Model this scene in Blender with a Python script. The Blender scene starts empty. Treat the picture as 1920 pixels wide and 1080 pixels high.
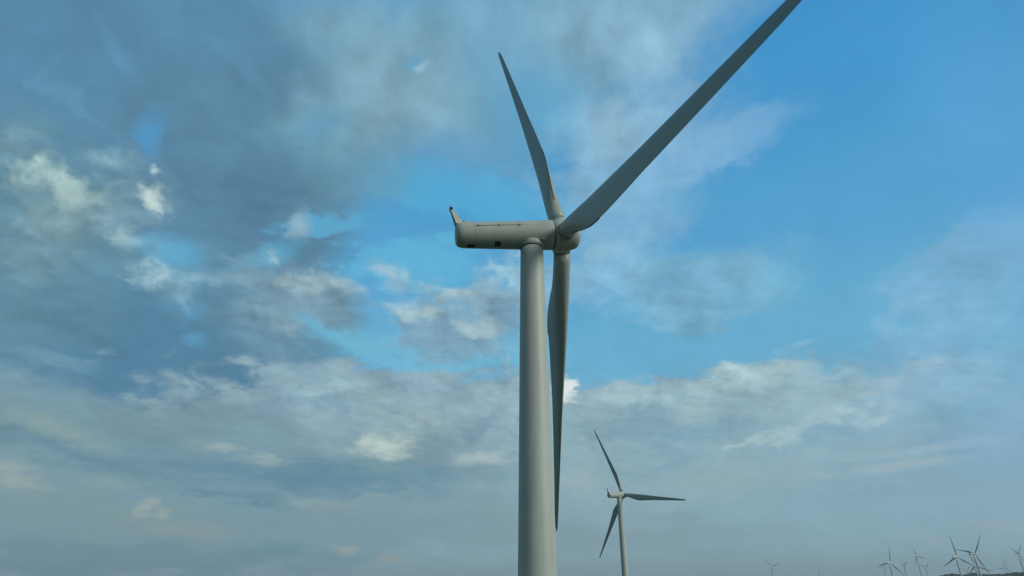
import bpy, bmesh, math, random
from mathutils import Vector, Matrix
random.seed(7)
R = math.radians
sc = bpy.context.scene
COL = sc.collection

# ------------------------------------------------------------------ camera
CAM_Z = 42.0
FOC = 1091.9                      # focal length in pixels of a 1920 wide picture
PITCH = R(26.71)
cam_d = bpy.data.cameras.new('camera')
cam = bpy.data.objects.new('camera', cam_d)
COL.objects.link(cam)
cam_d.sensor_width = 36.0
cam_d.lens = 36.0 * FOC / 1920.0
cam_d.clip_start = 0.5
cam_d.clip_end = 60000.0
cam.location = (0, 0, CAM_Z)
cam.rotation_euler = (math.pi / 2 + PITCH, 0, 0)
sc.camera = cam

sc.view_settings.view_transform = 'Standard'
sc.view_settings.look = 'None'
sc.view_settings.exposure = 0.0
sc.view_settings.gamma = 1.0
sc.view_settings.use_curve_mapping = False
sc.cycles.max_bounces = 3
sc.cycles.diffuse_bounces = 2
sc.cycles.glossy_bounces = 2
sc.cycles.volume_bounces = 0
sc.cycles.transmission_bounces = 0

FW = Vector((0, math.cos(PITCH), math.sin(PITCH)))
UP = Vector((0, -math.sin(PITCH), math.cos(PITCH)))
RT = Vector((1, 0, 0))


def ray(px, py):
    return FW + RT * ((px - 960) / FOC) - UP * ((py - 540) / FOC)


def azel(px, py):
    d = ray(px, py).normalized()
    return math.degrees(math.atan2(d.x, d.y)), math.degrees(math.asin(d.z))


def lin(c):
    out = []
    for v in c:
        v = v / 255.0
        out.append(v / 12.92 if v <= 0.04045 else ((v + 0.055) / 1.055) ** 2.4)
    return out


# ------------------------------------------------------------------ sun
SUN_EL, SUN_AZ = R(27), R(119)    # azimuth measured from +Y towards +X
sun_dir = Vector((math.sin(SUN_AZ) * math.cos(SUN_EL), math.cos(SUN_AZ) * math.cos(SUN_EL), math.sin(SUN_EL)))
sd = bpy.data.lights.new('sun', 'SUN')
sd.energy = 1.5
sd.angle = R(22)
sd.color = (1.0, 0.96, 0.87)
so = bpy.data.objects.new('sun', sd)
so.rotation_euler = sun_dir.to_track_quat('Z', 'Y').to_euler()
so.location = (0, 0, 300)
COL.objects.link(so)

# ------------------------------------------------------------------ world: daylight sky with clouds at infinity
W = bpy.data.worlds.new('World')
sc.world = W
W.use_nodes = True
nt = W.node_tree
nt.nodes.clear()
N, L = nt.nodes, nt.links
BG = 0.1


def link(a, b):
    L.new(a, b)


def node(kind, **kw):
    n = N.new(kind)
    for k, v in kw.items():
        setattr(n, k, v)
    return n


def setin(sock, v):
    if isinstance(v, bpy.types.NodeSocket):
        link(v, sock)
    else:
        sock.default_value = v


def mth(op, a, b=0.0, c=0.0, clamp=False):
    n = node('ShaderNodeMath', operation=op, use_clamp=clamp)
    setin(n.inputs[0], a)
    setin(n.inputs[1], b)
    setin(n.inputs[2], c)
    return n.outputs[0]


def vmth(op, a, b):
    n = node('ShaderNodeVectorMath', operation=op)
    setin(n.inputs[0], a)
    if op == 'SCALE':
        setin(n.inputs['Scale'], b)
    else:
        setin(n.inputs[1], b)
    return n.outputs[0]


def comb(x, y, z=0.0):
    n = node('ShaderNodeCombineXYZ')
    setin(n.inputs[0], x)
    setin(n.inputs[1], y)
    setin(n.inputs[2], z)
    return n.outputs[0]


def smooth(v, lo, hi, a=0.0, b=1.0):
    n = node('ShaderNodeMapRange', interpolation_type='SMOOTHSTEP', clamp=False)
    setin(n.inputs['Value'], v)
    n.inputs['From Min'].default_value = lo
    n.inputs['From Max'].default_value = hi
    n.inputs['To Min'].default_value = a
    n.inputs['To Max'].default_value = b
    return n.outputs['Result']


def noise(vec, scale, detail=5, rough=0.55, dist=0.0, color=False):
    n = node('ShaderNodeTexNoise', noise_dimensions='3D')
    link(vec, n.inputs['Vector'])
    n.inputs['Scale'].default_value = scale
    n.inputs['Detail'].default_value = detail
    n.inputs['Roughness'].default_value = rough
    n.inputs['Distortion'].default_value = dist
    return n.outputs['Color' if color else 'Fac']


def billow(vec, scale, detail=3.0):
    n = node('ShaderNodeTexVoronoi', voronoi_dimensions='2D', feature='SMOOTH_F1')
    link(vec, n.inputs['Vector'])
    n.inputs['Scale'].default_value = scale
    n.inputs['Detail'].default_value = detail
    n.inputs['Roughness'].default_value = 0.55
    n.inputs['Smoothness'].default_value = 0.35
    return n.outputs['Distance']


def mix(fac, a, b):
    n = node('ShaderNodeMix', data_type='RGBA', blend_type='MIX')
    setin(n.inputs[0], fac)
    setin(n.inputs[6], a)
    setin(n.inputs[7], b)
    return n.outputs[2]


def rad(c):                        # picture colour -> radiance before the Background strength
    l = lin(c)
    return (l[0] / BG, l[1] / BG, l[2] / BG, 1.0)


tc = node('ShaderNodeTexCoord')
sep = node('ShaderNodeSeparateXYZ')
link(tc.outputs['Generated'], sep.inputs[0])
dx, dy, dz = sep.outputs
az = mth('MULTIPLY', mth('ARCTAN2', dx, dy), 180 / math.pi)
el = mth('MULTIPLY', mth('ARCSINE', dz), 180 / math.pi)
AE = comb(az, el)
# cloud-deck coordinates: features flatten towards the horizon as a real deck does
inv = mth('DIVIDE', 1.0, mth('ADD', mth('MAXIMUM', dz, 0.0), 0.26))
DECK = comb(mth('MULTIPLY', dx, inv), mth('MULTIPLY', dy, inv), 0.3)

n_big = noise(DECK, 2.6, 5, 0.55, 0.2, color=True)
n_fine = noise(DECK, 8.0, 9, 0.63, 0.3, color=True)
nb = vmth('SUBTRACT', n_big, (0.5, 0.5, 0.5))
nf = vmth('SUBTRACT', n_fine, (0.5, 0.5, 0.5))
W1 = vmth('ADD', AE, vmth('ADD', vmth('MULTIPLY', nb, (9.0, 6.0, 0.0)), vmth('MULTIPLY', nf, (2.0, 1.6, 0.0))))          # soft-edged decks
W2 = vmth('ADD', vmth('ADD', AE, vmth('MULTIPLY', nb, (6.0, 4.0, 0.0))), vmth('MULTIPLY', nf, (9.0, 7.0, 0.0)))   # ragged cloud
W3 = vmth('ADD', AE, vmth('MULTIPLY', nf, (5.5, 4.2, 0.0)))          # small crisp cumulus
sf = node('ShaderNodeSeparateXYZ')
link(n_fine, sf.inputs[0])
sb = node('ShaderNodeSeparateXYZ')
link(n_big, sb.inputs[0])
f_fine = sf.outputs[0]
f_big = sb.outputs[2]
puff = noise(AE, 0.33, 6, 0.58, 0.3)
f_ridge = mth('SUBTRACT', 0.62, mth('MULTIPLY', mth('ABSOLUTE', mth('SUBTRACT', noise(vmth('ADD', AE, vmth('MULTIPLY', nf, (1.2, 1.2, 0.0))), 0.5, 4, 0.55, 0.0), 0.5)), 2.6))
g_fine = mth('MULTIPLY_ADD', f_fine, 3.4, -1.7)
g_ridge = mth('ADD', mth('MULTIPLY_ADD', f_ridge, 1.5, -0.72), mth('MULTIPLY', g_fine, 0.75))
WARPS = (AE, W1, W2, W3)

sky = node('ShaderNodeTexSky', sky_type='NISHITA')
sky.sun_disc = False
link(tc.outputs['Generated'], sky.inputs['Vector'])
sky.sun_elevation = SUN_EL
sky.sun_rotation = SUN_AZ
sky.altitude = 100
sky.air_density = 1.0
sky.dust_density = 1.0
sky.ozone_density = 1.5
SKY_TINT = (0.72, 1.18, 1.28, 1.0)
tn = node('ShaderNodeMix', data_type='RGBA', blend_type='MULTIPLY')
tn.inputs[0].default_value = 1.0
link(sky.outputs[0], tn.inputs[6])
tn.inputs[7].default_value = SKY_TINT
colour = tn.outputs[2]


def make_patch_group():
    """node group: an elliptical cloud bank with a ragged edge, laid over the colour below it"""
    gt = bpy.data.node_groups.new('cloud_bank', 'ShaderNodeTree')
    I = gt.interface
    for nm, ty in (('Below', 'NodeSocketColor'), ('Dir', 'NodeSocketVector'), ('Centre', 'NodeSocketVector'), ('AxisA', 'NodeSocketVector'), ('AxisB', 'NodeSocketVector'),
                   ('Fine', 'NodeSocketFloat'), ('Grain', 'NodeSocketFloat'), ('Soft', 'NodeSocketFloat'), ('Alpha', 'NodeSocketFloat'), ('Colour', 'NodeSocketColor')):
        I.new_socket(nm, in_out='INPUT', socket_type=ty)
    I.new_socket('Colour', in_out='OUTPUT', socket_type='NodeSocketColor')
    T, K = gt.nodes, gt.links
    gi = T.new('NodeGroupInput')

    def vm(op, a, b, out=0):
        n = T.new('ShaderNodeVectorMath'); n.operation = op
        K.new(a, n.inputs[0]); K.new(b, n.inputs[1])
        return n.outputs[out]

    def mm(op, *ins):
        n = T.new('ShaderNodeMath'); n.operation = op
        for q, v in enumerate(ins):
            if isinstance(v, bpy.types.NodeSocket):
                K.new(v, n.inputs[q])
            else:
                n.inputs[q].default_value = v
        return n.outputs[0]

    q = vm('SUBTRACT', gi.outputs['Dir'], gi.outputs['Centre'])
    a = vm('DOT_PRODUCT', q, gi.outputs['AxisA'], 1)
    a2 = mm('MULTIPLY', a, a)
    b = vm('DOT_PRODUCT', q, gi.outputs['AxisB'], 1)
    r = mm('SQRT', mm('MULTIPLY_ADD', b, b, a2))
    v = mm('SUBTRACT', 1.0, r)
    edge = mm('MAXIMUM', mm('MINIMUM', mm('MULTIPLY', v, 4.0), 1.0), 0.0)
    gr = mm('MULTIPLY', gi.outputs['Fine'], gi.outputs['Grain'])
    v2 = mm('MULTIPLY_ADD', gr, edge, v)
    ms = T.new('ShaderNodeMapRange')
    ms.interpolation_type = 'SMOOTHSTEP'
    ms.clamp = False
    K.new(v2, ms.inputs['Value'])
    K.new(gi.outputs['Soft'], ms.inputs['From Max'])
    K.new(gi.outputs['Alpha'], ms.inputs['To Max'])
    mx = T.new('ShaderNodeMix'); mx.data_type = 'RGBA'
    K.new(ms.outputs[0], mx.inputs[0])
    K.new(gi.outputs['Below'], mx.inputs[6])
    K.new(gi.outputs['Colour'], mx.inputs[7])
    go = T.new('NodeGroupOutput')
    K.new(mx.outputs[2], go.inputs[0])
    return gt


PATCH = make_patch_group()


BANKS = []


def patch(px, py, rx, ry, rgb, alpha=1.0, rot=0.0, warp=2, soft=0.6, grain=0.35, shade=None, ridge=False):
    """one cloud bank: a direction in the sky, an angular size, a colour and how ragged it is"""
    if warp == 3 and soft > 0.35:
        soft = max(soft, 0.95)
        rx, ry = rx * 1.25, ry * 1.25
    a0, e0 = azel(px, py)
    a1, _ = azel(px + 20, py)
    _, e1 = azel(px, py - 20)
    sa, se = (a1 - a0) / 20.0, (e1 - e0) / 20.0
    c, s = math.cos(R(rot)), math.sin(R(rot))
    ha = sa * math.hypot(rx * c, ry * s) + 6.0          # half extents in degrees, warp included
    he = se * math.hypot(rx * s, ry * c) + 5.0
    BANKS.append(dict(box=(a0 - ha, a0 + ha, e0 - he, e0 + he), centre=(a0, e0, 0), A=(c / (rx * sa), s / (rx * se), 0), B=(-s / (ry * sa), c / (ry * se), 0),
                      rgb=(rgb[0] + 1, rgb[1] + 4, rgb[2] + 3), shade=shade, alpha=alpha, warp=warp, soft=soft, grain=grain, ridge=ridge))


def lay(b, below):
    col = rad(b['rgb'])
    if b['shade']:
        col = mix(smooth(puff, 0.38, 0.62), rad(b['shade']), col)
    g = node('ShaderNodeGroup')
    g.node_tree = PATCH
    link(below, g.inputs['Below'])
    link(WARPS[b['warp']], g.inputs['Dir'])
    g.inputs['Centre'].default_value = b['centre']
    g.inputs['AxisA'].default_value = b['A']
    g.inputs['AxisB'].default_value = b['B']
    link(g_ridge if b['ridge'] else g_fine, g.inputs['Fine'])
    g.inputs['Grain'].default_value = b['grain']
    g.inputs['Soft'].default_value = b['soft']
    g.inputs['Alpha'].default_value = b['alpha']
    setin(g.inputs['Colour'], col)
    return g.outputs[0]


#CLOUDS_BEGIN
# clear-sky colour by elevation, kept together with the physical sky
rp = node('ShaderNodeValToRGB')
rp.color_ramp.interpolation = 'EASE'
STOPS = [(-5, (128, 154, 166)), (0, (130, 158, 172)), (4, (134, 165, 182)), (9, (132, 168, 188)), (14, (122, 174, 200)), (20, (106, 177, 212)),
         (30, (86, 166, 213)), (40, (70, 155, 211)), (50, (62, 148, 208)), (90, (44, 110, 180))]
while len(rp.color_ramp.elements) < len(STOPS):
    rp.color_ramp.elements.new(0.5)
for e_, (deg, c_) in zip(rp.color_ramp.elements, STOPS):
    e_.position = (deg + 10) / 100.0
    l_ = lin(c_)
    e_.color = (l_[0], l_[1], l_[2], 1)
link(mth('DIVIDE', mth('ADD', el, 10.0), 100.0), rp.inputs[0])
rs_n = node('ShaderNodeMix', data_type='RGBA', blend_type='MULTIPLY')
rs_n.inputs[0].default_value = 1.0
link(rp.outputs[0], rs_n.inputs[6])
rs_n.inputs[7].default_value = (1.0 / BG, 1.0 / BG, 1.0 / BG, 1)
rs = rs_n.outputs[2]
colour = mix(0.85, colour, rs)
# loose deck added out of view: dark left, bright right, to shape turbine light
cover = smooth(mth('ABSOLUTE', az), 45, 100, 0.0, 0.97)
deck = smooth(f_big, 0.30, 0.48)
side = smooth(mth('COSINE', mth('MULTIPLY', mth('SUBTRACT', az, 115.0), math.pi / 180)), -0.5, 1.0)
colour = mix(mth('MULTIPLY', cover, deck), colour, mix(side, rad((66, 84, 92)), rad((150, 158, 152))))

# --- high thin veil
patch(900, 110, 620, 330, (117, 161, 187), 0.95, 12, 1, 0.75, 0.15)
patch(1240, 20, 420, 150, (133, 172, 196), 0.8, 8, 1, 0.7, 0.2)
patch(1180, 290, 330, 210, (140, 178, 204), 0.75, 40, 2, 0.7, 0.5)
patch(1120, 230, 110, 80, (152, 186, 206), 0.7, 30, 3, 0.7, 0.5)
patch(1340, 285, 230, 60, (126, 172, 208), 0.6, 8, 2, 0.6, 0.4)
patch(1180, 400, 200, 110, (122, 172, 208), 0.5, 0, 2, 0.7, 0.5)
patch(1010, 540, 300, 90, (140, 182, 206), 0.7, 10, 2, 0.7, 0.5)
patch(1330, 540, 260, 90, (134, 178, 200), 0.6, 6, 2, 0.7, 0.4)
patch(1310, 615, 80, 24, (110, 155, 178), 0.5, 10, 3, 0.7, 0.4)
patch(1850, 470, 300, 110, (128, 174, 208), 0.7, 10, 2, 0.7, 0.4)
patch(1780, 620, 260, 90, (132, 176, 208), 0.6, 18, 2, 0.7, 0.4)
patch(1850, 250, 200, 400, (90, 158, 212), 0.5, 0, 1, 0.9, 0.1)
patch(1495, 655, 50, 9, (140, 186, 208), 0.7, 5, 3, 0.6, 0.5)
patch(880, 370, 260, 75, (84, 170, 212), 0.7, -15, 2, 0.7, 0.4)
patch(540, 60, 240, 120, (112, 150, 168), 0.5, 0, 1, 0.8, 0.1)
patch(1000, 190, 190, 160, (92, 158, 198), 0.75, -35, 2, 0.9, 0.3)

# --- heavy grey-blue deck on the left
patch(100, 140, 640, 360, (88, 132, 164), 1.0, 0, 1, 0.4, 0.2)
patch(420, 110, 420, 250, (90, 134, 164), 0.95, -10, 1, 0.5, 0.2)
patch(150, 520, 560, 330, (98, 138, 160), 1.0, 0, 1, 0.35, 0.3)
patch(470, 330, 300, 260, (90, 130, 158), 1.0, -25, 2, 0.35, 0.2)
patch(620, 300, 260, 160, (104, 148, 172), 0.8, 20, 1, 0.7, 0.2)
patch(330, 690, 420, 160, (86, 128, 158), 1.0, -12, 1, 0.45, 0.3)
patch(740, 180, 260, 150, (126, 162, 180), 0.85, 15, 1, 0.8, 0.2)
patch(620, 215, 90, 60, (92, 150, 184), 0.55, 30, 1, 0.9, 0.2)
patch(60, 560, 260, 160, (100, 140, 158), 0.7, 0, 1, 0.7, 0.3)
patch(520, 620, 200, 110, (98, 136, 160), 0.85, -20, 2, 0.5, 0.4)
patch(700, 60, 260, 90, (122, 158, 176), 0.6, 0, 1, 0.8, 0.2)

patch(500, 370, 240, 170, (84, 122, 150), 0.75, -20, 1, 0.9, 0.15)
patch(360, 700, 300, 110, (80, 122, 152), 0.6, -10, 1, 0.9, 0.15)
patch(100, 600, 240, 60, (88, 128, 150), 0.5, 0, 1, 0.9, 0.2)
# --- blue openings in the deck
patch(290, 252, 34, 54, (80, 150, 200), 0.75, 10, 3, 0.5, 0.4)
patch(775, 120, 24, 30, (92, 160, 198), 0.6, -30, 3, 0.6, 0.3)
patch(790, 128, 26, 8, (150, 190, 205), 0.7, 40, 3, 0.6, 0.3)
patch(330, 480, 70, 44, (96, 166, 204), 0.85, 0, 3, 0.6, 0.4)
patch(480, 490, 110, 28, (92, 168, 206), 0.95, 32, 3, 0.5, 0.4)
patch(620, 425, 130, 36, (92, 168, 208), 0.8, 22, 2, 0.6, 0.5)
patch(760, 500, 170, 60, (96, 172, 210), 0.9, 10, 2, 0.5, 0.5)
patch(590, 605, 150, 40, (108, 176, 206), 0.95, -14, 3, 0.5, 0.4)
patch(352, 570, 40, 40, (96, 164, 204), 0.7, 0, 3, 0.6, 0.5)
patch(360, 632, 34, 20, (94, 158, 198), 0.6, 0, 3, 0.6, 0.5)
patch(860, 660, 260, 50, (112, 178, 208), 0.9, -4, 2, 0.5, 0.4)

# --- lighter torn edges lit by the sun
G1, G2 = (184, 210, 208), (146, 174, 182)
patch(85, 375, 190, 110, (122, 156, 168), 0.75, -20, 2, 0.8, 0.7)
patch(55, 325, 66, 28, G1, 0.75, 15, 3, 1.35, 0.55, ridge=True)
patch(75, 298, 28, 26, G1, 0.8, 60, 3, 1.35, 0.55, ridge=True)
patch(140, 338, 84, 32, G1, 0.85, -25, 3, 1.35, 0.55, ridge=True)
patch(155, 368, 60, 34, G1, 0.9, 25, 3, 1.35, 0.55, ridge=True)
patch(125, 420, 90, 70, G2, 0.55, 40, 3, 1.35, 0.55, ridge=True)
patch(240, 400, 170, 80, G2, 0.45, -30, 2, 1.35, 0.55, ridge=True)
patch(250, 345, 120, 60, G2, 0.35, 0, 3, 1.35, 0.55, ridge=True)
patch(292, 375, 52, 34, (196, 216, 212), 1.0, -35, 3, 1.35, 0.5, ridge=True)
patch(292, 378, 26, 14, (196, 216, 212), 0.8, -35, 3, 1.0, 0.3)
patch(290, 312, 15, 13, (176, 202, 206), 0.9, 0, 3, 1.0, 0.4)
patch(205, 292, 80, 36, (136, 172, 186), 0.8, 20, 3, 1.35, 0.55, ridge=True)
patch(235, 445, 56, 26, (154, 184, 192), 0.85, -15, 3, 1.35, 0.55, ridge=True)
patch(290, 516, 46, 24, (164, 192, 200), 0.9, 0, 3, 1.35, 0.55, ridge=True)
patch(330, 540, 60, 24, (150, 182, 196), 0.7, -40, 3, 1.35, 0.55, ridge=True)
patch(60, 470, 130, 60, (116, 150, 164), 0.6, 0, 2, 0.8, 0.6)
patch(450, 115, 140, 50, (100, 146, 180), 0.5, -30, 2, 0.9, 0.5)
patch(215, 85, 150, 50, (98, 146, 184), 0.55, -30, 2, 0.9, 0.5)
patch(130, 190, 120, 30, (102, 146, 176), 0.5, -25, 2, 0.9, 0.5)
patch(215, 665, 14, 12, (130, 162, 182), 0.4, 0, 3, 0.9, 0.5)
patch(110, 675, 110, 14, (112, 150, 172), 0.6, -6, 3, 0.9, 0.5)

# --- small cumulus in the middle
patch(560, 428, 32, 40, (142, 172, 190), 0.9, 10, 3, 0.6, 0.5)
patch(512, 482, 14, 14, (156, 188, 200), 0.9, 30, 3, 0.6, 0.5)
patch(520, 540, 160, 70, (116, 150, 170), 0.9, -5, 2, 0.6, 0.5)
patch(600, 548, 120, 58, (134, 162, 178), 1.0, -12, 3, 0.45, 0.6, (112, 146, 168))
patch(560, 530, 60, 22, (156, 182, 190), 0.8, -8, 3, 0.7, 0.6)
patch(640, 590, 60, 30, (108, 142, 164), 0.8, -10, 3, 0.6, 0.5)
patch(500, 600, 110, 60, (112, 146, 166), 0.85, -25, 3, 0.6, 0.6)
patch(730, 520, 55, 36, (144, 178, 198), 0.85, -15, 3, 0.6, 0.6)
patch(840, 552, 70, 30, (160, 186, 196), 1.0, -8, 3, 0.5, 0.5)
patch(930, 565, 90, 60, (146, 176, 194), 0.9, 5, 3, 0.6, 0.6)
patch(960, 580, 60, 40, (112, 150, 176), 0.8, -20, 3, 0.7, 0.5)
patch(770, 590, 70, 32, (152, 180, 192), 0.95, -10, 3, 0.5, 0.5)
patch(850, 625, 130, 48, (146, 174, 190), 0.95, -8, 3, 0.5, 0.6, (122, 158, 182))
patch(765, 612, 40, 14, (104, 142, 170), 0.8, -35, 3, 0.7, 0.4)
patch(820, 606, 26, 12, (108, 146, 172), 0.8, -10, 3, 0.7, 0.4)
patch(830, 655, 110, 22, (120, 160, 184), 0.7, 0, 3, 0.7, 0.5)
patch(940, 510, 70, 30, (152, 186, 202), 0.7, 20, 3, 0.7, 0.6)
patch(950, 690, 9, 34, (150, 186, 202), 0.7, 0, 3, 0.7, 0.6)

def cumulus(px, py, w, h, top, body, seed, n=5, rot=0.0):
    """a small heaped cloud: shaded body with a row of lit heads along its upper side"""
    rr = random.Random(seed)
    patch(px, py + h * 0.25, w, h * 0.8, body, 0.85, rot, 3, 0.7, 0.6)
    for q in range(n):
        t = (q + 0.5) / n * 2 - 1
        x = px + t * w * 0.75 + rr.uniform(-0.08, 0.08) * w
        y = py - h * (0.42 - 0.3 * t * t) + rr.uniform(-0.12, 0.12) * h - math.tan(R(rot)) * t * w * 0.6
        r = rr.uniform(0.20, 0.34)
        patch(x, y, w * r, h * r * 1.25, top, rr.uniform(0.6, 0.9), 0, 3, 0.7, 0.5)


cumulus(610, 545, 95, 48, (158, 184, 194), (116, 148, 168), 1, 5, -10)
cumulus(845, 556, 60, 30, (168, 192, 200), (136, 168, 188), 2, 3, -6)
cumulus(845, 615, 115, 52, (160, 186, 196), (118, 152, 176), 3, 6, -12)
cumulus(735, 518, 44, 32, (152, 184, 200), (132, 166, 188), 4, 3, -15)
cumulus(500, 610, 90, 60, (138, 170, 184), (104, 140, 164), 5, 4, -25)
cumulus(400, 545, 110, 60, (124, 160, 178), (92, 132, 158), 6, 4, -10)
# --- the long bank above the horizon
BK, BS = (140, 168, 182), (118, 152, 172)
patch(760, 800, 540, 130, (142, 168, 180), 1.0, 0, 2, 0.3, 0.4, (124, 154, 172))
patch(620, 720, 170, 44, BK, 0.9, -8, 3, 0.5, 0.6)
patch(860, 740, 220, 50, (142, 168, 184), 0.95, 0, 3, 0.4, 0.5)
patch(1000, 755, 130, 50, (156, 180, 192), 0.8, 0, 3, 0.6, 0.5)
patch(1066, 738, 24, 34, (220, 227, 226), 1.0, 0, 3, 0.33, 0.3)
patch(1080, 775, 60, 26, (160, 182, 192), 0.85, 0, 3, 0.7, 0.3)
patch(1290, 820, 470, 138, (142, 171, 183), 1.0, 3, 2, 0.3, 0.3)
patch(1200, 760, 140, 60, (146, 172, 184), 1.0, 4, 3, 0.35, 0.5)
patch(1390, 745, 170, 62, (154, 180, 188), 1.0, 8, 3, 0.35, 0.5)
patch(1375, 700, 40, 22, (160, 186, 194), 0.9, 0, 3, 0.5, 0.5)
patch(1530, 712, 120, 26, (146, 178, 194), 0.85, 14, 3, 0.5, 0.5)
patch(1590, 790, 220, 70, (140, 174, 192), 0.9, 5, 3, 0.5, 0.6)
patch(1760, 720, 220, 50, (140, 178, 204), 0.75, 6, 2, 0.6, 0.5)
patch(1740, 690, 50, 16, (154, 186, 204), 0.7, 0, 3, 0.6, 0.5)
patch(1372, 706, 42, 22, (154, 182, 192), 0.9, 0, 3, 0.35, 0.5)
patch(1300, 734, 60, 22, (146, 176, 190), 0.9, 0, 3, 0.35, 0.5)
patch(1210, 738, 60, 24, (144, 172, 186), 0.9, 0, 3, 0.35, 0.5)
patch(1460, 722, 70, 18, (148, 178, 190), 0.85, 8, 3, 0.35, 0.5)
patch(1330, 800, 200, 34, (120, 156, 176), 0.8, 14, 3, 0.7, 0.5)
patch(1230, 880, 130, 30, (116, 154, 176), 0.7, 8, 3, 0.7, 0.5)
patch(1440, 832, 90, 26, (166, 186, 192), 0.85, 8, 0, 1.1, 0.8)
patch(1520, 800, 70, 20, (158, 184, 194), 0.8, 20, 3, 0.6, 0.7)
patch(1640, 780, 60, 18, (160, 182, 194), 0.7, 20, 3, 0.6, 0.7)
patch(1620, 735, 110, 20, (156, 180, 194), 0.75, 8, 3, 0.6, 0.6)
patch(1660, 878, 240, 16, (164, 182, 192), 0.8, 3, 0, 1.1, 0.6)
patch(1740, 842, 260, 14, (158, 182, 196), 0.65, 3, 0, 1.1, 0.6)
patch(1600, 925, 260, 26, (122, 158, 178), 0.6, 0, 3, 0.8, 0.4)
patch(1320, 900, 120, 26, (152, 172, 180), 0.7, 0, 3, 0.7, 0.6)

patch(1200, 735, 60, 16, (160, 186, 194), 0.7, 4, 3, 0.6, 0.6)
patch(1370, 712, 50, 18, (168, 192, 198), 0.8, 4, 3, 0.6, 0.6)
patch(1390, 760, 90, 24, (160, 184, 190), 0.7, 0, 3, 0.7, 0.6)
patch(1190, 800, 110, 40, (122, 154, 172), 0.8, 4, 3, 0.8, 0.5)
patch(1420, 790, 60, 16, (126, 162, 182), 0.6, 10, 3, 0.8, 0.5)
patch(1560, 702, 70, 12, (156, 186, 200), 0.7, 12, 3, 0.7, 0.5)
patch(1690, 800, 120, 20, (132, 168, 192), 0.6, 8, 3, 0.8, 0.5)
patch(1500, 760, 130, 20, (150, 178, 190), 0.6, 10, 3, 0.8, 0.7)
patch(1900, 800, 160, 120, (136, 172, 202), 0.6, 0, 1, 0.9, 0.3)
cumulus(1200, 760, 80, 46, (158, 186, 196), (128, 160, 178), 11, 5, 4)
cumulus(1385, 735, 110, 60, (166, 192, 200), (138, 168, 182), 12, 6, 4)
cumulus(1560, 800, 120, 46, (162, 188, 200), (130, 166, 186), 13, 6, 10)
cumulus(1440, 838, 90, 30, (164, 188, 196), (134, 166, 184), 14, 4, 6)
cumulus(640, 745, 120, 36, (152, 180, 190), (124, 154, 172), 15, 5, -4)
# --- lit and shaded bands on the left of it
patch(300, 900, 1000, 200, (120, 148, 162), 0.95, 0, 1, 0.3, 0.1)
patch(700, 815, 230, 60, (150, 176, 184), 0.6, 4, 0, 1.2, 0.6)
patch(724, 838, 90, 34, (186, 202, 196), 0.95, 0, 0, 1.15, 0.7)
patch(790, 790, 120, 40, (158, 182, 184), 0.6, 10, 0, 1.2, 0.7)
patch(700, 770, 150, 30, (146, 170, 180), 0.7, 8, 3, 0.8, 0.7)
patch(525, 868, 80, 22, (172, 186, 182), 0.85, -4, 0, 1.1, 0.7)
patch(430, 848, 110, 20, (164, 180, 178), 0.75, -4, 0, 1.1, 0.7)
patch(905, 858, 90, 22, (166, 184, 188), 0.85, 4, 0, 1.1, 0.7)
patch(900, 910, 60, 30, (166, 180, 180), 0.9, 0, 0, 1.1, 0.7)
patch(965, 915, 80, 26, (160, 176, 180), 0.7, 0, 0, 1.1, 0.7)
patch(600, 944, 110, 12, (146, 166, 172), 0.7, 2, 0, 1.1, 0.5)
patch(1085, 905, 60, 22, (158, 176, 180), 0.85, -4, 3, 0.7, 0.5)
patch(470, 735, 50, 18, (142, 164, 176), 0.7, 0, 3, 0.7, 0.7)
patch(290, 760, 60, 16, (136, 160, 174), 0.7, -10, 3, 0.7, 0.7)
patch(150, 790, 320, 60, (118, 146, 160), 0.85, -8, 2, 0.6, 0.5)
patch(120, 815, 120, 18, (134, 158, 162), 0.7, -14, 3, 0.8, 0.6)
patch(180, 860, 260, 30, (102, 136, 152), 0.8, -10, 3, 0.7, 0.4)
patch(620, 895, 420, 34, (98, 136, 156), 0.95, -2, 3, 0.6, 0.3)
patch(460, 930, 180, 14, (96, 134, 152), 0.8, -8, 3, 0.7, 0.3)
patch(820, 900, 120, 20, (108, 144, 164), 0.6, 0, 3, 0.7, 0.3)
patch(20, 890, 120, 44, (152, 166, 164), 0.9, -14, 0, 1.1, 0.6)
patch(190, 905, 120, 30, (134, 160, 162), 0.6, 0, 0, 1.2, 0.6)
patch(120, 805, 200, 34, (136, 160, 162), 0.7, -16, 0, 1.2, 0.6)
patch(150, 960, 420, 56, (124, 150, 156), 0.9, -2, 2, 0.6, 0.3)
patch(640, 945, 140, 18, (136, 158, 166), 0.7, 2, 3, 0.7, 0.4)
patch(275, 950, 34, 26, (156, 168, 166), 0.9, 30, 0, 1.0, 0.7)
patch(305, 962, 30, 16, (152, 166, 164), 0.8, 0, 0, 1.0, 0.6)
patch(350, 1000, 160, 20, (138, 154, 158), 0.6, 0, 0, 1.1, 0.5)
patch(340, 990, 130, 14, (134, 152, 156), 0.7, 0, 3, 0.7, 0.4)
patch(900, 960, 420, 44, (126, 150, 162), 0.8, 0, 2, 0.7, 0.3)
patch(1250, 930, 700, 90, (140, 167, 178), 0.6, 0, 1, 0.8, 0.2)
patch(1100, 1010, 500, 60, (128, 153, 163), 0.8, 0, 1, 0.8, 0.2)
patch(300, 1050, 620, 50, (112, 142, 156), 0.9, 0, 1, 0.6, 0.2)
patch(510, 1030, 110, 22, (104, 136, 152), 0.8, 4, 0, 1.1, 0.4)
patch(648, 1031, 40, 16, (150, 160, 162), 0.9, -6, 0, 1.0, 0.6)
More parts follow.
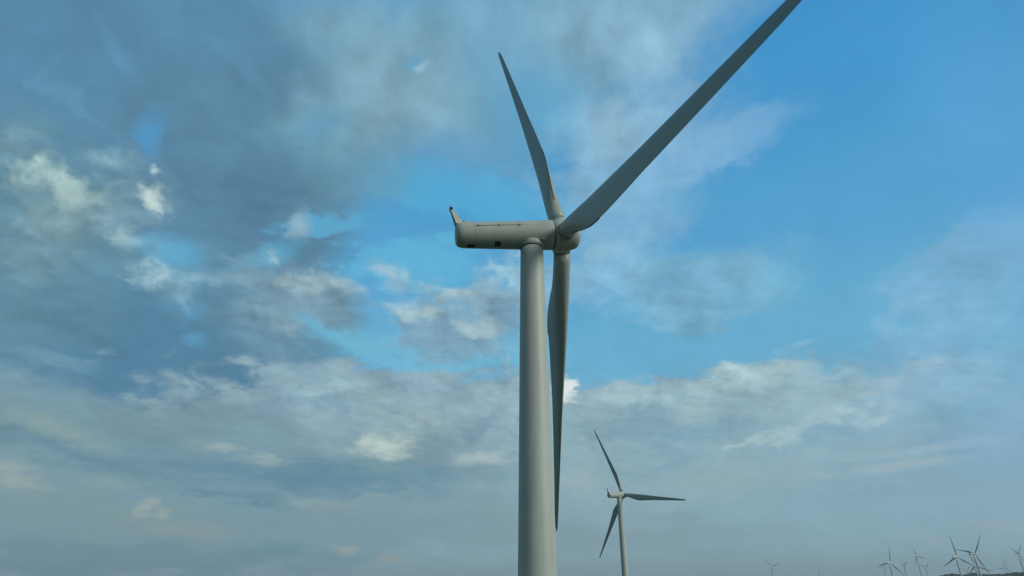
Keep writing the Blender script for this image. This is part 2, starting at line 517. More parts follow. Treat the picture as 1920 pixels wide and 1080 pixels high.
patch(735, 1049, 46, 14, (144, 156, 160), 0.9, -6, 0, 1.0, 0.6)
patch(1870, 985, 90, 14, (146, 166, 178), 0.7, -10, 3, 0.7, 0.4)
patch(1740, 1010, 70, 9, (146, 166, 178), 0.7, -6, 3, 0.7, 0.5)

# --- light and shade inside the cloud: billows lit from the sun's side, and fine mottling
b0 = noise(DECK, 7.0, 8, 0.6, 0.25)
b1 = noise(vmth('ADD', DECK, (0.022, -0.03, 0.0)), 7.0, 8, 0.6, 0.25)
BD = vmth('ADD', DECK, vmth('MULTIPLY', nf, (0.10, 0.10, 0.0)))
v0 = billow(BD, 6.5)
v1 = billow(vmth('ADD', BD, (0.016, -0.022, 0.0)), 6.5)
relief = mth('ADD', mth('MULTIPLY', mth('SUBTRACT', b0, b1), 0.3), mth('MULTIPLY', mth('MULTIPLY', mth('SUBTRACT', v1, v0), 0.4), smooth(el, 30, 44, 1.0, 0.3)))
mott = mth('MULTIPLY', mth('SUBTRACT', b0, 0.5), 0.2)
soft_ = mth('MULTIPLY', mth('SUBTRACT', noise(vmth('ADD', AE, vmth('MULTIPLY', nb, (8.0, 6.0, 0.0))), 0.13, 5, 0.52, 0.0), 0.5), 1.25)
rel_sum = mth('MULTIPLY', mth('ADD', mth('ADD', relief, mott), soft_), smooth(el, 5, 26, 0.12, 1.0))


def relief_on(c):
    sep_c = node('ShaderNodeSeparateColor')
    link(c, sep_c.inputs[0])
    cloudy = smooth(mth('DIVIDE', sep_c.outputs[0], mth('MAXIMUM', sep_c.outputs[2], 0.01)), 0.16, 0.46)
    gain = mth('MULTIPLY', rel_sum, mth('MULTIPLY_ADD', cloudy, 0.85, 0.08))
    gain = mth('MAXIMUM', mth('ADD', gain, 1.0), 0.5)
    k = node('ShaderNodeCombineColor')
    for q in range(3):
        link(mth('MULTIPLY', sep_c.outputs[q], gain), k.inputs[q])
    return k.outputs[0]


#CLOUDS_END

def shader_for(a_lo, a_hi, e_lo, e_hi):
    """the sky of one sector: only the banks that can reach it"""
    c = colour
    for b in BANKS:
        x0, x1, y0, y1 = b['box']
        if x1 > a_lo and x0 < a_hi and y1 > e_lo and y0 < e_hi:
            c = lay(b, c)
    c = relief_on(c)
    bg = node('ShaderNodeBackground')
    link(c, bg.inputs['Color'])
    bg.inputs['Strength'].default_value = BG
    return bg.outputs[0]


def choose(coord, cuts, lo, hi, make):
    """binary tree of sectors, so that each ray works out one sector only"""
    if not cuts:
        return make(lo, hi)
    m = len(cuts) // 2
    step = mth('GREATER_THAN', coord, cuts[m])
    left = choose(coord, cuts[:m], lo, cuts[m], make)
    right = choose(coord, cuts[m + 1:], cuts[m], hi, make)
    ms = node('ShaderNodeMixShader')
    link(step, ms.inputs[0])
    link(left, ms.inputs[1])
    link(right, ms.inputs[2])
    return ms.outputs[0]


final = choose(az, [-24.0, 0.0, 22.0], -400.0, 400.0,
               lambda a, b: choose(el, [21.0], -95.0, 95.0, lambda c, d: shader_for(a, b, c, d)))
wo = node('ShaderNodeOutputWorld')
link(final, wo.inputs['Surface'])
try:
    W.cycles.sampling_method = 'MANUAL'
    W.cycles.sample_map_resolution = 512
except Exception:
    pass


# ------------------------------------------------------------------ materials
def material(name, base, rough=0.5, var=0.06, scale=0.6, metallic=0.0, dirt=None, streak=False, bump=0.0):
    m = bpy.data.materials.new(name)
    m.use_nodes = True
    t = m.node_tree
    b = t.nodes['Principled BSDF']
    b.inputs['Roughness'].default_value = rough
    b.inputs['Metallic'].default_value = metallic
    c = t.nodes.new('ShaderNodeTexCoord')
    mp = t.nodes.new('ShaderNodeMapping')
    mp.inputs['Scale'].default_value = (1, 1, 0.12) if streak else (1, 1, 1)
    t.links.new(c.outputs['Object'], mp.inputs['Vector'])
    n = t.nodes.new('ShaderNodeTexNoise')
    n.inputs['Scale'].default_value = scale
    n.inputs['Detail'].default_value = 6
    n.inputs['Roughness'].default_value = 0.6
    t.links.new(mp.outputs[0], n.inputs['Vector'])
    r = t.nodes.new('ShaderNodeValToRGB')
    r.color_ramp.elements[0].position = 0.3
    r.color_ramp.elements[1].position = 0.7
    d = dirt or [v * (1 - var * 2) for v in base]
    r.color_ramp.elements[0].color = (*d, 1)
    r.color_ramp.elements[1].color = (*[min(1, v * (1 + var * 0.5)) for v in base], 1)
    t.links.new(n.outputs['Fac'], r.inputs[0])
    t.links.new(r.outputs[0], b.inputs['Base Color'])
    rr = t.nodes.new('ShaderNodeMapRange')
    rr.inputs['To Min'].default_value = max(0.05, rough - 0.08)
    rr.inputs['To Max'].default_value = min(1, rough + 0.1)
    t.links.new(n.outputs['Fac'], rr.inputs['Value'])
    t.links.new(rr.outputs[0], b.inputs['Roughness'])
    if bump:
        bp = t.nodes.new('ShaderNodeBump')
        bp.inputs['Strength'].default_value = bump
        t.links.new(n.outputs['Fac'], bp.inputs['Height'])
        t.links.new(bp.outputs[0], b.inputs['Normal'])
    return m


M_TOWER = material('tower_paint', (0.55, 0.62, 0.565), 0.46, 0.07, 1.1, streak=True)
def add_welds(m, pitch, dark):
    t = m.node_tree
    b = t.nodes['Principled BSDF']
    src = b.inputs['Base Color'].links[0].from_socket
    c = t.nodes.new('ShaderNodeTexCoord')
    s_ = t.nodes.new('ShaderNodeSeparateXYZ')
    t.links.new(c.outputs['Object'], s_.inputs[0])
    a = t.nodes.new('ShaderNodeMath'); a.operation = 'PINGPONG'; a.inputs[1].default_value = pitch / 2
    t.links.new(s_.outputs[2], a.inputs[0])
    r = t.nodes.new('ShaderNodeMapRange'); r.inputs['From Min'].default_value = 0.012; r.inputs['From Max'].default_value = 0.03
    r.inputs['To Min'].default_value = dark; r.inputs['To Max'].default_value = 0.0
    t.links.new(a.outputs[0], r.inputs['Value'])
    x = t.nodes.new('ShaderNodeMix'); x.data_type = 'RGBA'
    t.links.new(r.outputs[0], x.inputs[0]); t.links.new(src, x.inputs[6]); x.inputs[7].default_value = (0.2, 0.21, 0.18, 1)
    t.links.new(x.outputs[2], b.inputs['Base Color'])


add_welds(M_TOWER, 2.93, 0.26)
M_NAC = material('nacelle_paint', (0.54, 0.61, 0.55), 0.44, 0.05, 0.5)
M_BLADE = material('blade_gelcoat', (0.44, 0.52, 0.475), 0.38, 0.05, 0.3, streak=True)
M_FAR_SUNLIT = material('far_sunlit_paint', (0.80, 0.83, 0.80), 0.45, 0.03, 0.5)  # lighter tone puts stronger sunlight on the far turbines into their colour
M_DARK = material('dark_rubber', (0.025, 0.03, 0.03), 0.7, 0.1, 4.0)
M_SEAM = material('seam_sealant', (0.22, 0.24, 0.22), 0.7, 0.1, 3.0)
M_RAIL = material('galvanised_rail', (0.16, 0.17, 0.16), 0.5, 0.1, 3.0, metallic=0.4)
M_VENT_SHADE = material('vent_and_fin_shade', (0.035, 0.04, 0.04), 0.5, 0.1, 6.0)  # vents, and the painted shade on the back of the mast fin
M_FLAP = material('flap_plastic', (0.10, 0.115, 0.10), 0.6, 0.1, 3.0)
M_CREAM = material('cream_cover', (0.66, 0.63, 0.52), 0.5, 0.05, 1.0)
M_GROUND = material('farmland', (0.045, 0.055, 0.028), 0.95, 0.2, 0.01, dirt=(0.022, 0.038, 0.016))
M_WOOD = material('woodland_leaves', (0.035, 0.06, 0.03), 0.95, 0.2, 0.05, dirt=(0.018, 0.035, 0.018))


# ------------------------------------------------------------------ mesh helpers
def new_obj(name, verts, faces, mat, parent=None, matrix=None, smoothf=True):
    me = bpy.data.meshes.new(name)
    me.from_pydata([tuple(v) for v in verts], [], faces)
    me.update()
    if smoothf:
        me.shade_smooth()
    me.materials.append(mat)
    o = bpy.data.objects.new(name, me)
    COL.objects.link(o)
    if parent:
        o.parent = parent
    if matrix is not None:
        o.matrix_local = matrix
    return o


def loft(rings, closed_ends=True):
    """rings: lists of equal numbers of points"""
    n = len(rings[0])
    vs = [p for r in rings for p in r]
    fs = []
    for i in range(len(rings) - 1):
        for j in range(n):
            k = (j + 1) % n
            fs.append((i * n + j, i * n + k, (i + 1) * n + k, (i + 1) * n + j))
    if closed_ends:
        fs.append(tuple(range(n))[::-1])
        fs.append(tuple((len(rings) - 1) * n + j for j in range(n)))
    return vs, fs


def lathe(profile, n=64, axis='Z'):
    rings = []
    for s, r in profile:
        ring = []
        for j in range(n):
            a = 2 * math.pi * j / n
            u, v = r * math.cos(a), r * math.sin(a)
            ring.append((u, v, s) if axis == 'Z' else (s, u, v))
        rings.append(ring)
    return loft(rings)


def merge(parts):
    vs, fs = [], []
    for v, f in parts:
        o = len(vs)
        vs += list(v)
        fs += [tuple(i + o for i in q) for q in f]
    return vs, fs


def box(c, s):
    x, y, z = c
    a, b, d = s[0] / 2, s[1] / 2, s[2] / 2
    v = [(x + i * a, y + j * b, z + k * d) for i in (-1, 1) for j in (-1, 1) for k in (-1, 1)]
    f = [(0, 1, 3, 2), (4, 6, 7, 5), (0, 4, 5, 1), (2, 3, 7, 6), (0, 2, 6, 4), (1, 5, 7, 3)]
    return v, f


def bar(p, q, r, n=8):
    p, q = Vector(p), Vector(q)
    d = (q - p).normalized()
    u = d.orthogonal().normalized()
    w = d.cross(u)
    rings = [[tuple(c + u * r * math.cos(2 * math.pi * j / n) + w * r * math.sin(2 * math.pi * j / n)) for j in range(n)] for c in (p, q)]
    return loft(rings)


def tag(o, label, cat, group=None, kind=None):
    if label:
        o['label'] = label
    if cat:
        o['category'] = cat
    if group:
        o['group'] = group
    if kind:
        o['kind'] = kind


# ------------------------------------------------------------------ blade
RB = 45.0
ROOT = 2.14
ST = [  # r/R, chord, thickness ratio, roundness (1 = circle), twist deg
    (ROOT / RB, 2.08, 1.0, 1.0, 13), (0.075, 2.08, 1.0, 1.0, 13), (0.11, 2.26, 0.90, 0.85, 13), (0.15, 2.54, 0.76, 0.55, 13),
    (0.19, 3.0, 0.60, 0.28, 12.5), (0.23, 3.32, 0.48, 0.1, 12), (0.265, 3.5, 0.41, 0.0, 11), (0.30, 3.46, 0.37, 0.0, 9.8),
    (0.36, 3.2, 0.33, 0, 8), (0.44, 2.78, 0.29, 0, 6), (0.53, 2.30, 0.26, 0, 4.4), (0.62, 1.98, 0.24, 0, 3.0),
    (0.71, 1.68, 0.22, 0, 2.0), (0.80, 1.38, 0.21, 0, 1.0), (0.88, 1.12, 0.2, 0, 0.4), (0.94, 0.92, 0.2, 0, 0), (0.975, 0.74, 0.2, 0, 0),
    (0.992, 0.50, 0.2, 0, 0), (1.0, 0.16, 0.22, 0, 0)]


def naca(x):
    return 5 * (0.2969 * math.sqrt(max(x, 0)) - 0.1260 * x - 0.3516 * x * x + 0.2843 * x ** 3 - 0.1015 * x ** 4)


def blade_geo(pitch, cone, bend, n=40, scale=1.0, sweep=0.0):
    rings = []
    st = []
    for i in range(len(ST) - 1):
        a, b = ST[i], ST[i + 1]
        k = 3 if i > 4 else 1
        for q in range(k):
            t = q / k
            st.append([a[j] + (b[j] - a[j]) * t for j in range(5)])
    st.append(list(ST[-1]))
    for fr, ch, th, rd, tw in st:
        r = fr * RB
        beta = R(pitch + tw)
        ring = []
        y0 = cone * fr + bend * fr * fr
        x0s = sweep * fr * fr
        pa = 0.5 * rd + 0.28 * (1 - rd)       # pitch axis along the chord
        for j in range(n):
            a = 2 * math.pi * j / n
            xc = (1 + math.cos(a)) / 2           # 1 = trailing edge
            s = 1 if math.sin(a) >= 0 else -1
            ya = s * th * naca(xc) + 0.03 * math.sin(math.pi * xc) * (1 - rd)
            if s < 0:
                ya *= 0.85
            yc = math.sin(a) / 2 * (1 if rd > 0.99 else th)
            x = (xc - pa) * ch
            y = (yc * rd + ya * (1 - rd)) * ch
            # x: trailing direction in the rotor plane, y: upwind
            ring.append((x0s + x * math.cos(beta) + y * math.sin(beta), y0 - x * math.sin(beta) + y * math.cos(beta), r))
        rings.append(ring)
    return loft(rings)


def flap_geo(pitch, cone, bend, f0=0.115, f1=0.315, ext=0.08, n=14):
    """thin serrated-edge plate carried on the trailing edge of the inner blade"""
    rings = []
    for q in range(n + 1):
        fr = f0 + (f1 - f0) * q / n
        k = [i for i in range(len(ST) - 1) if ST[i][0] <= fr <= ST[i + 1][0]][0]
        a, b = ST[k], ST[k + 1]
        t = (fr - a[0]) / (b[0] - a[0])
        ch, th, rd, tw = [a[j] + (b[j] - a[j]) * t for j in range(1, 5)]
        beta = R(pitch + tw)
        y0 = cone * fr + bend * fr * fr
        pa = 0.5 * rd + 0.28 * (1 - rd)
        x0, x1 = (1 - pa) * ch - 0.10, (1 - pa) * ch + ext
        ring = []
        for x, y in ((x0, -0.05), (x1, -0.015), (x1, 0.015), (x0, 0.05)):
            ring.append((x * math.cos(beta) + y * math.sin(beta), y0 - x * math.sin(beta) + y * math.cos(beta), fr * RB))
        rings.append(ring)
    return loft(rings)


TAU = R(7.55)
AX = Vector((math.cos(TAU), 0, math.sin(TAU)))
EV = Vector((-math.sin(TAU), 0, math.cos(TAU)))
EH = Vector((0, 1, 0))
SHAFT = Matrix((( AX.x, 0, EV.x), (0, 1, 0), (AX.z, 0, EV.z))).to_4x4()   # local x = shaft, z = up across it
TAU_N = R(5.9)
NX = Vector((math.cos(TAU_N), 0, math.sin(TAU_N)))
NZ = Vector((-math.sin(TAU_N), 0, math.cos(TAU_N)))
SHAFT_N = Matrix(((NX.x, 0, NZ.x), (0, 1, 0), (NX.z, 0, NZ.z))).to_4x4()   # the nacelle lies a little flatter than the rotor shaft
TOWER_S = -3.85                                  # where the tower axis crosses the shaft


def frame_blade(phi, hub):
    d = EV * math.cos(phi) + EH * math.sin(phi)
    t = EV * -math.sin(phi) + EH * math.cos(phi)
    m = Matrix(((-t.x, AX.x, d.x, hub.x), (-t.y, AX.y, d.y, hub.y), (-t.z, AX.z, d.z, hub.z), (0, 0, 0, 1)))
    return m


def r_nac(s):                                     # nacelle radius along the shaft
    return 1.52 + (1.86 - 1.52) * min(1, max(0, (s + 13.0) / 12.0))


def on_nac(s, ang, out=0.0):
    """point of the nacelle skin facing -Y, ang above the waist"""
    r = r_nac(s) + out
    return (s, -r * math.cos(R(ang)), r * math.sin(R(ang)))


def skin_strip(s0, s1, a0, a1, out, depth=0.03, ns=8, na=8):
    """a thin curved plate lying on the nacelle skin"""
    vs, fs = [], []
    for lay in (out, out - depth):
        for i in range(ns + 1):
            for j in range(na + 1):
                vs.append(on_nac(s0 + (s1 - s0) * i / ns, a0 + (a1 - a0) * j / na, lay))
    m = na + 1
    o = (ns + 1) * m
    for i in range(ns):
        for j in range(na):
            a = i * m + j
            fs.append((a, a + 1, a + m + 1, a + m))
            fs.append((o + a, o + a + m, o + a + m + 1, o + a + 1))
    for i in range(ns):
        a = i * m
        fs.append((a, a + m, o + a + m, o + a))
        a = i * m + na
        fs.append((a + m, a, o + a, o + a + m))
    for j in range(na):
        fs.append((j + 1, j, o + j, o + j + 1))
        a = ns * m + j
        fs.append((a, a + 1, o + a + 1, o + a))
    return vs, fs


def tower_rad(z, top):
    t = max(0.0, min(1.0, z / top))
    return 2.32 + (1.36 - 2.32) * (0.12 * t + 0.88 * t ** 1.12)


def build_turbine(hub_h, phi0, blades, detail=True, M_TOWER=M_TOWER, M_NAC=M_NAC, M_BLADE=M_BLADE):
    """a turbine at the origin, shaft towards +X; hub_h is the height of the hub centre"""
    root = bpy.data.objects.new('wind_turbine', None)
    COL.objects.link(root)
    hub = Vector((-TOWER_S * AX.x, 0, hub_h))
    top = hub_h + TOWER_S * NX.z - 1.97
    # tower
    prof = [(0, 2.6), (0.35, 2.6), (0.36, 2.33)]
    k = 60 if detail else 10
    for i in range(k + 1):
        z = 0.5 + (top - 0.5) * i / k
        prof.append((z, tower_rad(z, top)))
    tw = new_obj('tower', *lathe(prof, 96 if detail else 20), M_TOWER, root)
    SH = Matrix.Translation(hub) @ SHAFT
    SHN = Matrix.Translation(hub) @ SHAFT_N
    seg = 72 if detail else 20
    if detail:
        dv, df = box((0, -2.34, 3.1), (0.95, 0.16, 2.2))
        new_obj('door', dv, df, M_NAC, tw, smoothf=False)
        new_obj('steps', *merge([box((0, -3.0 - 0.28 * q, 1.75 - 0.25 * q), (1.2, 0.3, 0.05)) for q in range(7)]), M_RAIL, root, smoothf=False)
    # dark yaw gap and fairing
    rt = tower_rad(top, top)
    new_obj('yaw_ring', *lathe([(top - 0.05, rt - 0.1), (top - 0.05, rt + 0.03), (top + 0.02, rt + 0.05), (top + 0.07, rt + 0.03), (top + 0.12, rt - 0.1)], seg), M_DARK, root)
    rings = []
    for dz_, ax_, ay_ in ((0.06, 1.41, 1.41), (0.10, 1.44, 1.44), (0.5, 1.44, 1.44), (0.7, 1.41, 1.42), (0.84, 1.32, 1.34), (0.93, 1.15, 1.2), (1.0, 0.8, 0.9), (1.5, 0.6, 0.6)):
        rings.append([(ax_ * math.cos(2 * math.pi * j / seg), ay_ * math.sin(2 * math.pi * j / seg), top + dz_) for j in range(seg)])
    new_obj('yaw_fairing', *loft(rings), M_NAC, root)
    # nacelle: lofted along the shaft, rounded stern
    prof = [(-13.08, 0.05), (-13.07, 0.8), (-13.03, 1.06), (-12.92, 1.25), (-12.72, 1.40), (-12.45, 1.49), (-12.1, 1.53)]
    for i in range(13):
        s = -11.7 + (11.7 - 1.42) * i / 12
        prof.append((s, r_nac(s)))
    prof += [(-1.38, 1.84), (-1.34, 1.80), (-1.33, 1.2)]
    nac = new_obj('nacelle', *lathe(prof, seg, 'X'), M_NAC, root, SHN)
    # shaft seal between nacelle and hub
    new_obj('hub_seal', *lathe([(-1.42, 1.2), (-1.42, 1.77), (-1.20, 1.77), (-1.20, 1.2)], seg, 'X'), M_DARK, root, SH)
    # hub
    prof = [(-1.25, 1.2), (-1.24, 1.79), (-1.20, 1.845), (-0.6, 1.87), (0.0, 1.88), (0.9, 1.88), (1.25, 1.84), (1.55, 1.74), (1.80, 1.56), (1.95, 1.30), (2.03, 1.02), (2.08, 0.7), (2.11, 0.3), (2.12, 0.02)]
    hb = new_obj('hub', *lathe(prof, seg, 'X'), M_NAC, root, SH)
    for i in range(3):
        phi = phi0 + i * 2 * math.pi / 3
        m = frame_blade(phi, hub)
        rel = SH.inverted() @ m
        col = new_obj('blade_collar', *lathe([(1.0, 1.13), (1.98, 1.13), (2.04, 1.11), (2.06, 1.06), (2.06, 0.9)], seg), M_NAC, hb, rel)
        new_obj('blade_seal', *lathe([(1.98, 0.8), (1.98, 1.07), (2.13, 1.07), (2.15, 0.8)], seg), M_DARK, root, m)
        pt, cn, bd, sw = blades[i]
        b = new_obj('blade', *blade_geo(pt, cn, bd, 40 if detail else 16, sweep=sw), M_BLADE, root, m)
        b['cone'], b['bend'], b['set'] = cn, bd, pt
    # flap strips sit on the blades
    if detail:
        for c in [c for c in root.children if c.name.split('.')[0] == 'blade']:
            new_obj('trailing_flap', *flap_geo(c['set'], c['cone'], c['bend']), M_FLAP, c, smoothf=False)
    # mast fin on the stern
    v = [(-12.95, -0.62, 1.3), (-11.65, -0.42, 1.35), (-11.65, 0.42, 1.35), (-12.95, 0.62, 1.3),
         (-13.05, -0.42, 1.95), (-12.30, -0.30, 1.95), (-12.30, 0.30, 1.95), (-13.05, 0.42, 1.95),
         (-13.50, -0.13, 3.68), (-13.24, -0.11, 3.68), (-13.24, 0.11, 3.68), (-13.50, 0.13, 3.68)]
    f = [(0, 3, 2, 1), (8, 9, 10, 11)]
    for b0 in (0, 4):
        for j in range(4):
            k2 = (j + 1) % 4
            f.append((b0 + j, b0 + k2, b0 + 4 + k2, b0 + 4 + j))
    mast = new_obj('mast', v, f, M_CREAM, nac, smoothf=False)
    # dark sheet over the back of the fin, its shade painted in
    v = [(-12.97, -0.5, 1.45), (-12.97, 0.5, 1.45), (-13.055, 0.40, 1.95), (-13.46, 0.11, 3.45), (-13.46, -0.11, 3.45), (-13.055, -0.40, 1.95)]
    vv = [(a - 0.03, b, c) for a, b, c in v] + [(a + 0.05, b, c) for a, b, c in v]
    ff = [(0, 1, 2, 3, 4, 5), (11, 10, 9, 8, 7, 6)] + [(j, j + 6, (j + 1) % 6 + 6, (j + 1) % 6) for j in range(6)]
    new_obj('fin_back_shade', vv, ff, M_VENT_SHADE, mast, smoothf=False)
    parts = [box((-13.36, 0, 3.76), (0.38, 0.46, 0.18)), bar((-13.45, -0.2, 3.8), (-13.5, -0.22, 4.12), 0.035), bar((-13.28, 0.18, 3.8), (-13.28, 0.18, 4.15), 0.03),
             box((-13.40, 0, 3.55), (0.34, 0.3, 0.24))]
    new_obj('wind_sensor', *merge(parts), M_DARK, mast, smoothf=False)
    if detail:
        # roof hatch
        new_obj('roof_hatch', *merge([box((-11.45, 0, r_nac(-11) + 0.05), (0.85, 0.8, 0.28))]), M_CREAM, nac, smoothf=False)
        new_obj('roof_lamp', *merge([box((-12.0, -0.15, r_nac(-11) + 0.12), (0.2, 0.3, 0.34))]), M_DARK, nac, smoothf=False)
        # side rail with brackets, seams
        new_obj('safety_rail', *bar(on_nac(-10.8, 14, 0.06), on_nac(-5.25, 14, 0.06), 0.02), M_RAIL, nac)
        for s in (-10.45, -8.05, -5.6):
            new_obj('bracket', *merge([bar(on_nac(s, 8, 0.05), on_nac(s, 21, 0.05), 0.03), bar(on_nac(s, 14, -0.05), on_nac(s, 14, 0.12), 0.045)]), M_RAIL, nac)
        for args in ((-10.85, -10.825, -110, 95, 1, 48), (-11.15, -11.13, 40, 95, 1, 16), (-5.27, -5.245, 14, 95, 1, 20), (-5.2, -1.45, 13.75, 14.25, 6, 1), (-10.8, -5.2, 13.4, 14.2, 6, 1)):
            new_obj('panel_seam', *skin_strip(*args[:4], 0.005, ns=args[4], na=args[5]), M_SEAM, nac)
        new_obj('side_vent', *skin_strip(-8.55, -7.85, -84, -56, 0.012), M_VENT_SHADE, nac)
        new_obj('belly_vent', *skin_strip(-11.75, -10.85, -98, -74, 0.012), M_VENT_SHADE, nac)
        pk = Vector(on_nac(-3.15, -45, 0.02))
        new_obj('service_pin', *bar(pk, pk + Vector((0.58, 0.0, -0.03)), 0.12, 16), M_NAC, nac)
        new_obj('port', *skin_strip(-2.3, -2.21, -38, -34, 0.01), M_VENT_SHADE, nac)
    return root




def finish(root, loc, psi, label, group=None):
    root.location = loc
    root.rotation_euler = (0, 0, -psi)
    tag(root, label, 'wind turbine', group)


# ------------------------------------------------------------------ the near turbine
PSI1 = R(-9.33)
HUB1 = Vector((6.137, 60.71, 37.953 - 0.17 + CAM_Z))
HUB_H = HUB1.z
PITCH_B = 2
blA = (-14, -0.6, -0.4, 0)
blC = (16, 1.77, -0.19, 0)
blB = (PITCH_B, 0.0, 0.0, 0)
t1 = build_turbine(HUB_H, R(14.81), [blA, blC, blB])
off = Matrix.Rotation(-PSI1, 3, 'Z') @ Vector((-TOWER_S * AX.x, 0, 0))
finish(t1, (HUB1.x - off.x, HUB1.y - off.y, 0), PSI1, 'large near wind turbine filling the middle, one blade reaching past the top of the picture')
# ------------------------------------------------------------------ far turbines: pixel of the hub, rotor radius in pixels -> place in the world
far_tpl = None
BASES = [(t1.location.x, t1.location.y, 0.0)]


def copy_tree(o, parent=None):
    c = o.copy()
    COL.objects.link(c)
    if parent:
        c.parent = parent
    for ch in o.children:
        copy_tree(ch, c)
    return c


def far_turbine(px, py, rpx, rel, phi, label, hub_h=81.0, group='wind turbines in the distance', root=None):
    """rel: angle in degrees between the shaft and the sight-line's right-hand normal (negative = nose turned away)"""
    global far_tpl
    phi = phi - 9
    d = ray(px, py)
    depth = FOC * RB / rpx
    P = Vector((0, 0, CAM_Z)) + d * depth
    theta = math.atan2(d.x, d.y)
    psi = theta + R(rel)
    if far_tpl is None:
        far_tpl = build_turbine(81.0, 0.0, [(3, 1.0, -1.2, 0)] * 3, detail=False, M_TOWER=M_FAR_SUNLIT, M_NAC=M_FAR_SUNLIT, M_BLADE=M_FAR_SUNLIT)
        root = far_tpl
    elif root is None:
        root = copy_tree(far_tpl)
    hub = Vector((-TOWER_S * AX.x, 0, 81.0))
    bl = [c for c in root.children if c.name.split('.')[0] in ('blade', 'blade_seal')]
    hb = [c for c in root.children if c.name.split('.')[0] == 'hub'][0]
    cnt = {'blade': 0, 'blade_seal': 0}
    for c in bl:
        k = c.name.split('.')[0]
        c.matrix_local = frame_blade(R(phi) + cnt[k] * 2 * math.pi / 3, hub)
        cnt[k] += 1
    for i, c in enumerate(hb.children):
        c.matrix_local = (Matrix.Translation(hub) @ SHAFT).inverted() @ frame_blade(R(phi) + i * 2 * math.pi / 3, hub)
    off = Matrix.Rotation(-psi, 3, 'Z') @ Vector((-TOWER_S * AX.x, 0, 0))
    loc = (P.x - off.x, P.y - off.y, P.z - 81.0)
    finish(root, loc, psi, label, group)
    BASES.append(loc)
    return root


# second turbine has its own detailed build
dd = ray(1168.5, 927.5)
P2 = Vector((0, 0, CAM_Z)) + dd * (FOC * RB / 138.0)
th2 = math.atan2(dd.x, dd.y)
PSI2 = th2 + R(-48)
t2 = build_turbine(84.0, R(21), [(3, 1.0, -1.0, 0), (3, 1.0, -0.6, 0), (3, 1.0, -0.6, 0)], detail=True)
off = Matrix.Rotation(-PSI2, 3, 'Z') @ Vector((-TOWER_S * AX.x, 0, 0))
loc2 = (P2.x - off.x, P2.y - off.y, P2.z - 84.0)
finish(t2, loc2, PSI2, 'mid-distance wind turbine right of the big tower, one blade pointing level to the right')
BASES.append(loc2)

FAR = [
    (1447, 1062, 17, -70, 55, 'tiny pale turbine alone on the horizon, well left of the distant cluster'),
    (1539, 1087, 22, -35, 3, 'faint turbine showing only one upright blade above the bottom edge'),
    (1657, 1058.5, 21, -12, 60, 'pale edge-on turbine at the very left end of the distant cluster'),
    (1669, 1055, 30, -55, -8, 'dark turbine with one blade straight up, near the left end of the cluster'),
    (1695.5, 1058, 19, -24, 55, 'pale turbine just right of the dark one whose blade points straight up'),
    (1719.5, 1042, 21, -38, 22, 'tall slim pale turbine standing highest in the left half of the distant cluster'),
    (1735.5, 1064, 16, -50, -40, 'small pale turbine low at the right of the tall slim pale one'),
    (1794, 1044, 37, -55, 6, 'dark-bladed turbine on the left of the crossing pair above the wooded hill'),
    (1828, 1037.5, 42, -46, -33, 'largest distant turbine with bright nacelle, on the right of the crossing pair above the hill'),
    (1829, 1061, 28, -62, 18, 'turbine half hidden behind the tower of the largest distant one'),
    (1812, 1069.5, 16, -70, -40, 'tiny pale turbine low between the two crossing turbines, base behind the wooded hill'),
    (1884, 1064, 14.5, -70, -5, 'tiny faint turbine rising behind the wooded hill near the right edge'),
    (1910.5, 1037, 26, -28, 78, 'pale turbine cut close by the right edge of the picture, blades nearly edge-on'),
]
for f_ in FAR:
    far_turbine(*f_)

# ------------------------------------------------------------------ ground: one sheet to the horizon, gently hilly where the far turbines stand
import numpy as np
B = np.array(BASES)


def sig(i):
    return 170.0 if i < 2 else 260.0


K = np.zeros((len(B), len(B)))
for i in range(len(B)):
    for j in range(len(B)):
        d2 = (B[i, 0] - B[j, 0]) ** 2 + (B[i, 1] - B[j, 1]) ** 2
        K[i, j] = math.exp(-d2 / (2 * sig(j) ** 2))
wts = np.linalg.solve(K + np.eye(len(B)) * 1e-4, B[:, 2])


def ground_h(x, y):
    h = 0.0
    for j in range(len(B)):
        h += wts[j] * math.exp(-((x - B[j, 0]) ** 2 + (y - B[j, 1]) ** 2) / (2 * sig(j) ** 2))
    return h


vs, fs = [], []
radii = [0, 15, 30, 50, 75, 110, 160, 220, 300, 400] + [400 + 60 * i for i in range(1, 66)] + [4600, 5200, 6000, 7000, 8000]
NA = 240
for r in radii[1:]:
    for j in range(NA):
        a = 2 * math.pi * j / NA
        x, y = r * math.sin(a), r * math.cos(a)
        vs.append((x, y, ground_h(x, y) if r < 5000 else 0.0))
for i in range(len(radii) - 2):
    for j in range(NA):
        k = (j + 1) % NA
        fs.append((i * NA + j, (i + 1) * NA + j, (i + 1) * NA + k, i * NA + k))
fs.append(tuple(range(NA)))
g = new_obj('ground', vs, fs, M_GROUND)
g['kind'] = 'structure'

# ------------------------------------------------------------------ wooded hill on the right: a ridge and the tree crowns on it
PROFILE = [(1748, 1086), (1757, 1081.5), (1765, 1078.7), (1775, 1076.6), (1785, 1075.6), (1798, 1077), (1806, 1078.6), (1812, 1077), (1818, 1074.6),
           (1828, 1073.8), (1833, 1076.4), (1860, 1077), (1885, 1075.2), (1905, 1073.2), (1920, 1073), (1980, 1071), (2060, 1072), (2150, 1080), (2200, 1088)]


def prof_y(x):
    for (a, b), (c, d) in zip(PROFILE, PROFILE[1:]):
        if a <= x <= c:
            return b + (d - b) * (x - a) / (c - a)
    return 1090


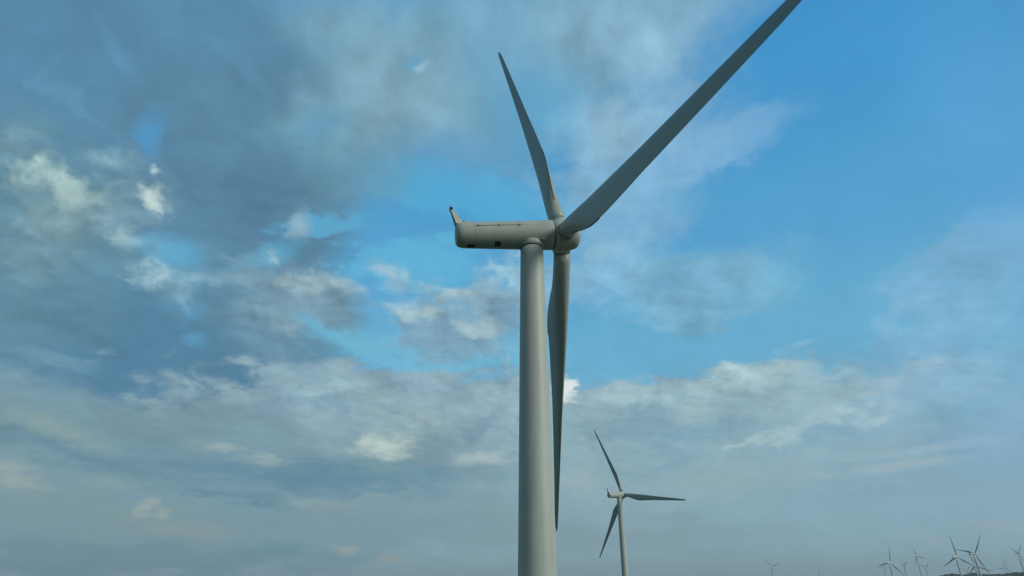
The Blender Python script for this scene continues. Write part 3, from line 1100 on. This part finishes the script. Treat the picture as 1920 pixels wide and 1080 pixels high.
DH = 2450.0
vs, fs = [], []
cols = []
x = 1740
while x <= 2210:
    cols.append(x)
    x += 4
for x in cols:
    dtop = ray(x, prof_y(x) + 3.0)
    dirh = Vector((dtop.x, dtop.y, 0)).normalized()
    hd = DH * Vector((dtop.x, dtop.y)).length
    top = max(5.0, CAM_Z + DH * dtop.z)
    for k in range(9):
        t = (k - 4) / 4.0
        p = dirh * (hd + t * 260)
        vs.append((p.x, p.y, -3 + (top + 3) * math.cos(t * math.pi / 2) ** 1.3))
for i in range(len(cols) - 1):
    for k in range(8):
        a = i * 9 + k
        fs.append((a, a + 1, a + 10, a + 9))
hl = new_obj('hill', vs, fs, M_GROUND)
hl['kind'] = 'structure'

bm = bmesh.new()
rnd = random.Random(3)
ico = bmesh.new()
bmesh.ops.create_icosphere(ico, subdivisions=2, radius=1)
iv = [v.co.copy() for v in ico.verts]
fi = [[v.index for v in f.verts] for f in ico.faces]
ico.free()
vs, fs = [], []
for row in range(7):
    x = 1750
    while x < 2190:
        x += rnd.uniform(1.3, 2.9)
        rr = rnd.uniform(4.2, 8.0)
        dpt = DH - row * 28 + rnd.uniform(-10, 10)
        yt = prof_y(x) + row * 1.7 + rnd.uniform(-0.5, 0.9)
        c = Vector((0, 0, CAM_Z)) + ray(x, yt) * dpt - Vector((0, 0, rr * 0.9))
        o = len(vs)
        sx = rnd.uniform(0.8, 1.3)
        ph = rnd.uniform(0, 6)
        for v in iv:
            w = 1 + 0.2 * math.sin(5 * v.x + ph) * math.cos(6 * v.z + ph) + rnd.uniform(-0.12, 0.12)
            vs.append((c.x + v.x * rr * sx * w, c.y + v.y * rr * w, c.z + v.z * rr * w))
        fs += [tuple(i + o for i in q) for q in fi]
wd = new_obj('woodland', vs, fs, M_WOOD, smoothf=False)
tag(wd, 'dark blue-green woodland covering the far hill at the lower right', 'woodland', kind='stuff')

# ------------------------------------------------------------------ haze
g_lo = min(v.co.z for v in g.data.vertices) - 1.0
g_hi = max(b_[2] for b_ in BASES) + 133.0
hv, hf = box((0, 0, (g_lo + g_hi) / 2), (16400, 16400, g_hi - g_lo))
hz = new_obj('haze', hv, hf, M_GROUND, smoothf=False)
mh = bpy.data.materials.new('haze_air')
mh.use_nodes = True
t = mh.node_tree
t.nodes.clear()
vo = t.nodes.new('ShaderNodeVolumePrincipled')
vo.inputs['Color'].default_value = (0.88, 0.95, 0.98, 1)
vo.inputs['Density'].default_value = 0.7e-4
vo.inputs['Anisotropy'].default_value = 0.2
mo = t.nodes.new('ShaderNodeOutputMaterial')
t.links.new(vo.outputs[0], mo.inputs['Volume'])
hz.data.materials.clear()
hz.data.materials.append(mh)
hz['kind'] = 'stuff'
